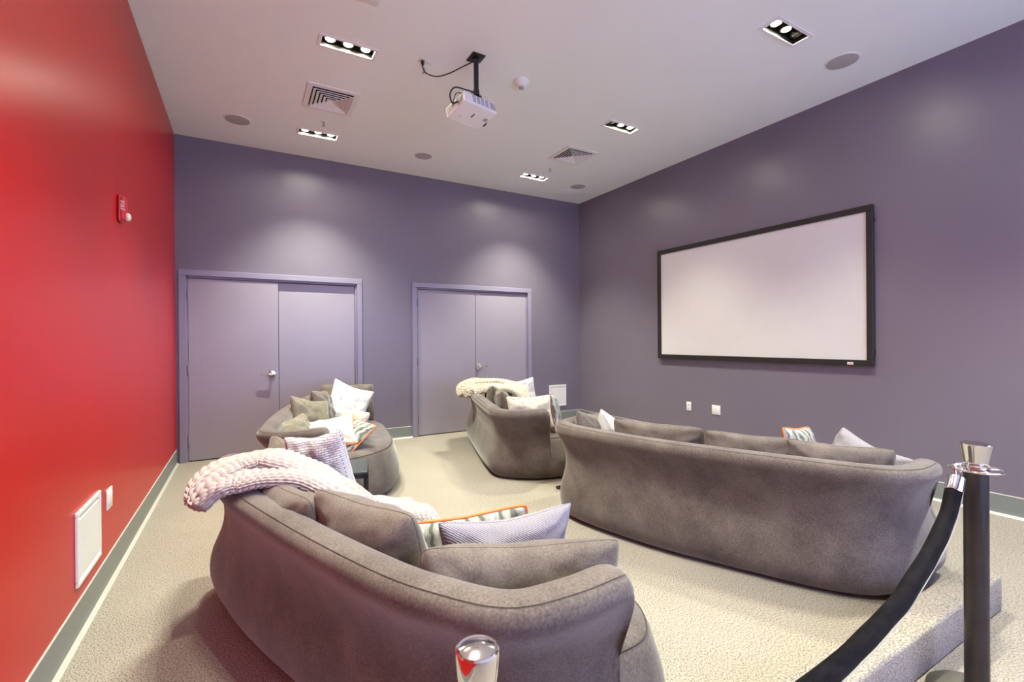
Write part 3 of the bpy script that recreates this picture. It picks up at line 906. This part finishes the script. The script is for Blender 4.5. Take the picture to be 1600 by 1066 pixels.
# on the far left sofa
pillow((1.02, 5.66, .64), .62, .46, .17, 3, -12, 2, M['cush'], 'wide taupe cushion at the far end of the left sofa behind the white pillow', group=GB, seed=8)
pillow((0.98, 5.42, .655), .48, .50, .15, 4, -20, 24, M['white'], 'plain white pillow tilted on one corner on the left sofa', 'pillow', seed=9, pinch=0.14, name='throw_pillow')
pillow((0.69, 5.20, .65), .44, .42, .17, 66, -14, 6, M['cush'], 'taupe cushion on the left sofa just left of the white pillow', group=GB, seed=10)
pillow((0.53, 4.78, .63), .46, .42, .16, 40, -20, 14, M['olive'], 'sage cushion at the middle of the left sofa back', seed=11, pinch=0.12)
pillow((0.36, 4.32, .57), .44, .34, .15, 45, -30, -6, M['olive'], 'low sage cushion in the near corner of the left sofa', seed=12, pinch=0.12)
pillow((0.62, 4.32, .56), .46, .40, .13, -20, -58, -14, M['cream'], 'cream pillow with orange piping lying in the left sofa corner', 'pillow', piping=M['orange'], seed=13, pinch=0.12, name='throw_pillow')
pillow((0.86, 4.62, .57), .40, .30, .15, -70, -35, 0, M['cream'], 'cream fluffy pillow on the left sofa below the white pillow', 'pillow', seed=14, name='throw_pillow')
pillow((0.80, 4.33, .53), .42, .34, .11, -62, -50, 10, M['pat'], 'sage and black patterned pillow with orange piping on the left sofa seat', 'pillow', piping=M['orange'], seed=15, name='throw_pillow')
# on the centre sofa
pillow((2.50, 4.80, .645), .48, .42, .17, 72, -16, 4, M['cush'], 'taupe cushion under the throw on the centre sofa', group=GB, seed=16)
pillow((2.40, 4.38, .64), .46, .40, .17, 70, -18, 4, M['cush'], 'taupe cushion on the centre sofa between the throw and the white pillow', group=GB, seed=17)
pillow((2.42, 3.90, .655), .48, .34, .13, -12, -18, 0, M['cream'], 'off-white fluffy pillow along the arm of the centre sofa', 'pillow', seed=18, pinch=0.1, name='throw_pillow')
pillow((2.78, 4.02, .60), .40, .40, .14, 52, -8, 6, M['pat'], 'striped pillow with rust red piping beside the arm of the centre sofa', 'pillow', piping=M['rust'], seed=19, name='throw_pillow')
pillow((2.98, 5.05, .65), .46, .46, .16, -20, -16, -8, M['basket'], 'white basket-weave pillow at the far end of the centre sofa', 'pillow', seed=20, pinch=0.12, name='throw_pillow')
pillow((2.74, 4.45, .56), .40, .34, .12, -20, -25, 0, M['pat'], 'patterned pillow with rust red piping behind the off-white pillow of the centre sofa', 'pillow', piping=M['rust'], seed=21, name='throw_pillow')
# on the long sofa
pillow((2.36, 2.88, .60), .42, .40, .17, 22, -10, 10, M['cush'], 'taupe cushion in the left corner of the long sofa', group=GB, seed=22, pinch=0.12)
pillow((2.48, 2.77, .585), .38, .38, .13, -50, 8, 24, M['white'], 'plain white pillow at the left end of the long sofa', 'pillow', seed=23, pinch=0.14, name='throw_pillow')
pillow((2.45, 2.29, .615), .64, .38, .17, -68, 14, 0, M['cush'], 'leftmost of the three long taupe cushions along the long sofa back', group=GB, seed=24)
pillow((2.65, 1.74, .61), .54, .38, .17, -66, 14, 0, M['cush'], 'middle of the three long taupe cushions along the long sofa back', group=GB, seed=25)
pillow((2.85, 1.37, .60), .52, .38, .18, -54, 14, 2, M['cush'], 'rightmost taupe cushion along the long sofa back, before the lavender pillow', group=GB, seed=26)
pillow((3.11, 1.38, .60), .62, .38, .15, 62, 32, -8, M['lav'], 'pale lavender pillow at the right end of the long sofa', 'pillow', seed=27, pinch=0.15, name='throw_pillow')
pillow((3.25, 1.76, .565), .42, .40, .11, 8, -16, 6, M['pat'], 'patterned pillow with orange piping behind the right-hand cushions of the long sofa', 'pillow', piping=M['orange'], seed=28, name='throw_pillow')

# ------------------------------------------------------------------ knitted throws
def knit_strip(bm, spine, side, widths, thick, row=0.027, stitch=0.030, amp=0.011, puff=0.02):
    """thick soft folded band along a spine; cross-section is a flat rounded loop with knit lumps"""
    sp = catmull(spine, 26)
    sd = catmull(side, 26)
    wd = catmull([(w_, 0, 0) for w_ in widths], 26)
    N = len(sp)
    L = [0]
    for a, b_ in zip(sp, sp[1:]): L.append(L[-1]+(b_-a).length)
    wmax = max(w_.x for w_ in wd)
    per = 2*wmax+2*thick
    K = int(per/0.0062)
    nrow = max(4, round(per/row))
    rings = []
    for i in range(N):
        t_ = sp[min(i+1, N-1)]-sp[max(i-1, 0)]; t_.normalize()
        s_ = sd[i]-t_*sd[i].dot(t_); s_.normalize()
        n_ = s_.cross(t_); n_.normalize()
        if n_.z < 0: n_ = -n_
        w_ = wd[i].x/2
        tk = thick/2
        ring = []
        for k in range(K):
            a = 2*PI*k/K
            ca, sa = math.cos(a), math.sin(a)
            x = w_*math.copysign(abs(ca)**0.7, ca)
            y = tk*math.copysign(abs(sa)**0.75, sa)
            # belly
            nd = (s_*ca*0.6+n_*sa*1.4).normalized()
            r_ = k/K*nrow
            fr_ = r_-math.floor(r_)
            ph = (0.5 if int(r_) % 2 else 0)+0.35*abs(fr_-0.5)
            u = L[i]/stitch+ph
            lump = abs(math.sin(PI*fr_))**0.6*(0.35+0.65*abs(math.sin(PI*u))**0.6)
            wob = noise.noise(sp[i]*7+s_*x*7)*puff*0.6
            ring.append(bm.verts.new(sp[i]+s_*x+n_*(y+wob)+nd*amp*(lump-0.4)))
        rings.append(ring)
    for a, b_ in zip(rings, rings[1:]):
        for k in range(K): bm.faces.new((a[k], a[(k+1) % K], b_[(k+1) % K], b_[k]))
    for r_ in (rings[0], rings[-1]):
        c = bm.verts.new(sum((v.co for v in r_), Vector())/K)
        for k in range(K): bm.faces.new((r_[k], r_[(k+1) % K], c))

def fringe(bm, a, b_, n, down, r=0.004, L=0.06):
    a, b_ = Vector(a), Vector(b_)
    for i in range(n):
        p = a.lerp(b_, (i+0.5)/n)
        q = Vector((random.uniform(-.01, .01), random.uniform(-.01, .01), 0))
        tube_bm(bm, [p, p+Vector(down)*L*0.5+q, p+Vector(down)*L+q*2], r, 5)

O = Vector((0.1, 2.3, 0.4))
t = thing('knitted_throw', O, 'chunky pale pink knitted throw draped over the back of the nearest sofa', 'throw blanket')
def loc(L_): return [Vector(p)-O for p in L_]
bm = bmesh.new()
knit_strip(bm, loc([(-0.175, 2.19, .715), (-0.13, 2.23, .765), (-0.05, 2.26, .785), (0.056, 2.25, .80), (0.152, 2.215, .795), (0.248, 2.17, .765), (0.344, 2.11, .715), (0.45, 2.04, .63)]),
           [(0.5, -0.8, 0.0), (0.45, -0.85, 0.0), (0.3, -0.9, -0.1), (0.1, -1, -0.1), (-0.3, -0.9, -0.1), (-0.5, -0.8, 0), (-0.6, -0.7, 0), (-0.6, -0.7, 0)],
           [0.08, 0.20, 0.24, 0.25, 0.24, 0.22, 0.20, 0.18], 0.045, row=0.031, stitch=0.034, amp=0.015)
link('lower_fold', mesh(bm, 'throw'), M['knit'], t)
bm = bmesh.new()
knit_strip(bm, loc([(-0.18, 2.23, .725), (-0.125, 2.33, .785), (-0.03, 2.40, .815), (0.085, 2.38, .83), (0.171, 2.31, .815), (0.257, 2.24, .77), (0.345, 2.17, .71)]),
           [(0.5, -0.8, 0.0), (0.45, -0.85, 0.0), (0.3, -0.9, 0), (0.1, -1, 0), (-0.3, -0.9, 0), (-0.5, -0.8, 0), (-0.6, -0.7, 0)],
           [0.08, 0.20, 0.24, 0.24, 0.22, 0.20, 0.16], 0.05, row=0.031, stitch=0.034, amp=0.015)
link('upper_fold', mesh(bm, 'throw2'), M['knit'], t)
bm = bmesh.new()
knit_strip(bm, loc([(0.42, 2.14, .63), (0.50, 2.18, .575), (0.577, 2.24, .55), (0.64, 2.18, .55), (0.71, 2.12, .53), (0.76, 2.06, .50)]),
           [(0.6, 0.7, 0), (0.5, 0.8, 0), (0.4, 0.9, 0), (0.4, 0.9, 0), (0.4, 0.9, 0), (0.4, 0.9, 0)], [0.18, 0.24, 0.26, 0.24, 0.18, 0.10], 0.05, row=0.026, stitch=0.028, amp=0.013, puff=0.05)
link('throw_end', mesh(bm, 'throw3'), M['knit'], t)

O = Vector((2.4, 5.1, 0.4))
t = thing('knitted_throw', O, 'cream knitted throw draped over the back of the centre sofa', 'throw blanket')
bm = bmesh.new()
knit_strip(bm, loc([(2.31, 5.08, .69), (2.33, 5.10, .765), (2.40, 5.06, .795), (2.50, 4.93, .815), (2.62, 4.74, .815), (2.70, 4.60, .76), (2.74, 4.48, .66)]),
           [(0.3, -1, 0), (0.3, -1, 0), (0.2, -1, -0.2), (-0.3, -1, -0.3), (-0.6, -0.8, -0.2), (-0.8, -0.6, 0), (-0.8, -0.6, 0)],
           [0.14, 0.24, 0.28, 0.30, 0.28, 0.24, 0.20], 0.045, row=0.040, stitch=0.042, amp=0.018)
link('front_fold', mesh(bm, 'throw4'), M['knitcream'], t)
bm = bmesh.new()
knit_strip(bm, loc([(2.31, 5.24, .70), (2.35, 5.32, .785), (2.46, 5.30, .83), (2.60, 5.14, .85), (2.72, 4.94, .845), (2.80, 4.76, .78), (2.84, 4.62, .64)]),
           [(0.3, -1, 0), (0.3, -1, 0), (0.2, -1, 0), (-0.3, -1, 0), (-0.6, -0.8, 0), (-0.8, -0.6, 0), (-0.8, -0.6, 0)],
           [0.14, 0.26, 0.32, 0.36, 0.34, 0.30, 0.26], 0.05, row=0.040, stitch=0.042, amp=0.018)
link('rear_fold', mesh(bm, 'throw5'), M['knitcream'], t)

# ------------------------------------------------------------------ side tables
def side_table(c, w, d_, h, rz, label):
    t = thing('side_table', c, label, 'side table', rot=(0, 0, rz))
    bm = bmesh.new()
    box_bm(bm, (0, 0, h-0.008), (w, d_, 0.016), 0.002, seg=1)
    link('table_top', mesh(bm, 'tt', False), M['table'], t)
    for sx in (-1, 1):
        for sy in (-1, 1):
            bm = bmesh.new()
            box_bm(bm, (sx*(w/2-0.012), sy*(d_/2-0.012), (h-0.016+0.02)/2), (0.022, 0.022, h-0.016-0.02))
            link('leg', mesh(bm, 'leg', False), M['black'], t)
    for s_ in (-1, 1):
        box('base_rail', (0, s_*(d_/2-0.012), 0.010), (w, 0.022, 0.020), M['black'], t)
        box('base_rail', (s_*(w/2-0.012), 0, 0.010), (0.022, d_-0.046, 0.020), M['black'], t)
        box('apron', (0, s_*(d_/2-0.006), h-0.03), (w, 0.01, 0.028), M['black'], t)
    return t
side_table((0.60, 3.36, 0), 0.27, 0.36, 0.50, math.radians(-14), 'small square dark side table between the nearest sofa and the left sofa')
t = thing('side_table', (2.66, 3.40, 0), 'black side table between the centre and long sofas, only its base corner showing', 'side table', rot=(0, 0, math.radians(6)))
box('table_top', (0.06, 0, 0.49), (0.26, 0.28, 0.016), M['table'], t)
for sy_ in (-1, 1): box('base_rail', (0.0, sy_*0.13, 0.010), (0.38, 0.022, 0.020), M['black'], t)
box('base_rail', (-0.18, 0, 0.010), (0.022, 0.238, 0.020), M['black'], t)
for sy_ in (-1, 1):
    box('leg', (0.178, sy_*0.13, 0.251), (0.022, 0.022, 0.462), M['black'], t)

# ------------------------------------------------------------------ rope barrier
def stanchion(x, y, z1, capprof, postr, ring, label):
    t = thing('rope_stanchion', (x, y, 0), label, 'stanchion', 'rope barrier posts')
    lathe('base', [(0.145, 0), (0.145, 0.008), (0.135, 0.016), (0.08, 0.026), (0.045, 0.032), (postr+0.004, 0.05)], (0, 0, 0), M['postbase'], t, n=56)
    lathe('post', [(postr, 0.03), (postr, z1-0.095)], (0, 0, 0), M['post'], t, n=40)
    lathe('cap', capprof, (0, 0, z1), M['chrome'], t, n=48)
    rp = [(math.cos(a)*ring, math.sin(a)*ring, z1-0.096) for a in [2*PI*i/40 for i in range(40)]]
    bm = bmesh.new()
    tube_bm(bm, rp, 0.0045, 8, closed=True)
    for k in range(4):
        a = PI/4+k*PI/2
        tube_bm(bm, [(math.cos(a)*(postr-0.004), math.sin(a)*(postr-0.004), z1-0.096), (math.cos(a)*ring, math.sin(a)*ring, z1-0.096)], 0.004, 8)
    lathe_bm(bm, [(postr+0.003, -0.006), (postr+0.003, 0.006)], (0, 0, z1-0.096), 40)
    link('hook_ring', mesh(bm, 'ring', True, 50), M['chrome'], t)
    return t
capA = [(0.030, -0.10), (0.034, -0.088), (0.0345, -0.084), (0.0475, -0.010), (0.0495, -0.003), (0.048, 0.0), (0.043, 0.001), (0.03, 0.004), (0.01, 0.006)]
capB = [(0.0245, -0.10), (0.0245, -0.05), (0.0275, -0.03), (0.0290, -0.006), (0.0285, -0.002), (0.026, 0.0), (0.0235, -0.001), (0.012, 0.0025), (0.004, 0.003)]
P1 = (2.374, 0.662); P2 = (0.257, 0.548)
stanchion(P1[0], P1[1], 0.963, capA, 0.0355, 0.075, 'bronze rope barrier post at right with a flared chrome cap and ring')
stanchion(P2[0], P2[1], 0.963, capB, 0.0235, 0.055, 'chrome-topped barrier post at the bottom edge in front of the nearest sofa')
# velvet rope
import itertools
t = thing('velvet_rope', (1.3, 0.60, 0.55), 'black velvet rope hanging from the right barrier post', 'rope')
O = Vector((1.3, 0.60, 0.55))
A = Vector((2.292, 0.695, 0.825)); B = Vector((0.33, 0.565, 0.83))
half = [(2.292, .825), (2.236, .716), (2.061, .643), (1.881, .584), (1.723, .545), (1.532, .525), (1.352, .519)]
xz = half+[(2.292+0.33-x, z) for x, z in half[::-1]][1:]
def sy(x): return A.y+(B.y-A.y)*(A.x-x)/(A.x-B.x)
xz[0] = (2.292, .835)
pts = catmull([(x, sy(x), z) for x, z in [(2.292, .825), (2.20, .715), (2.061, .645), (1.881, .588), (1.723, .548), (1.532, .526), (1.311, .518), (1.09, .526), (0.899, .548), (0.741, .588), (0.561, .645), (0.42, .715), (0.33, .83)]], 5)
pts = [p-O for p in pts]
bm = bmesh.new()
tube_bm(bm, pts[1:-1], 0.025, 28)
for v in bm.verts:
    q = (v.co+O)
    v.co += Vector((noise.noise(q*9), noise.noise(q*9+Vector((5, 0, 0))), noise.noise(q*9+Vector((0, 7, 0)))))*0.0035
link('rope_body', mesh(bm, 'rope'), M['velvet'], t)
sl = []
for i, p in enumerate(pts[1:-1]):
    d_ = (pts[min(i+2, 60)]-pts[i]).normalized()
    sl.append(p+Vector((0, -0.0245, -0.012)))
tube('rope_seam', sl, 0.0018, M['greypl'], t, n=6)
for e, nx in ((0, 2), (60, 58)):
    d_ = (pts[nx]-pts[e]).normalized()
    rot = d_.to_track_quat('Z', 'Y').to_matrix().to_4x4()
    Mx = Matrix.Translation(pts[e]-d_*0.012) @ rot
    fr_ = lathe('ferrule', [(0.008, -0.012), (0.020, -0.008), (0.0275, 0.0), (0.0285, 0.05), (0.0275, 0.056)], (0, 0, 0), M['chrome'], t, n=32, M=Mx)
    pe = pts[e]-d_*0.016
    top = Vector((pe.x+(0.012 if e == 0 else -0.012), pe.y, 0.875-O.z))
    bm = bmesh.new()
    tube_bm(bm, catmull([pe, pe+(top-pe)*0.5+Vector((0, 0.006, 0)), top+Vector((0, 0.008, 0.0)), top+Vector((0.012 if e == 0 else -0.012, 0.0, 0.008)), top+Vector((0.018 if e == 0 else -0.018, -0.004, -0.008)), top+Vector((0.010 if e == 0 else -0.010, -0.004, -0.022))], 5), 0.0045, 8)
    link('hook', mesh(bm, 'hook'), M['chrome'], fr_)
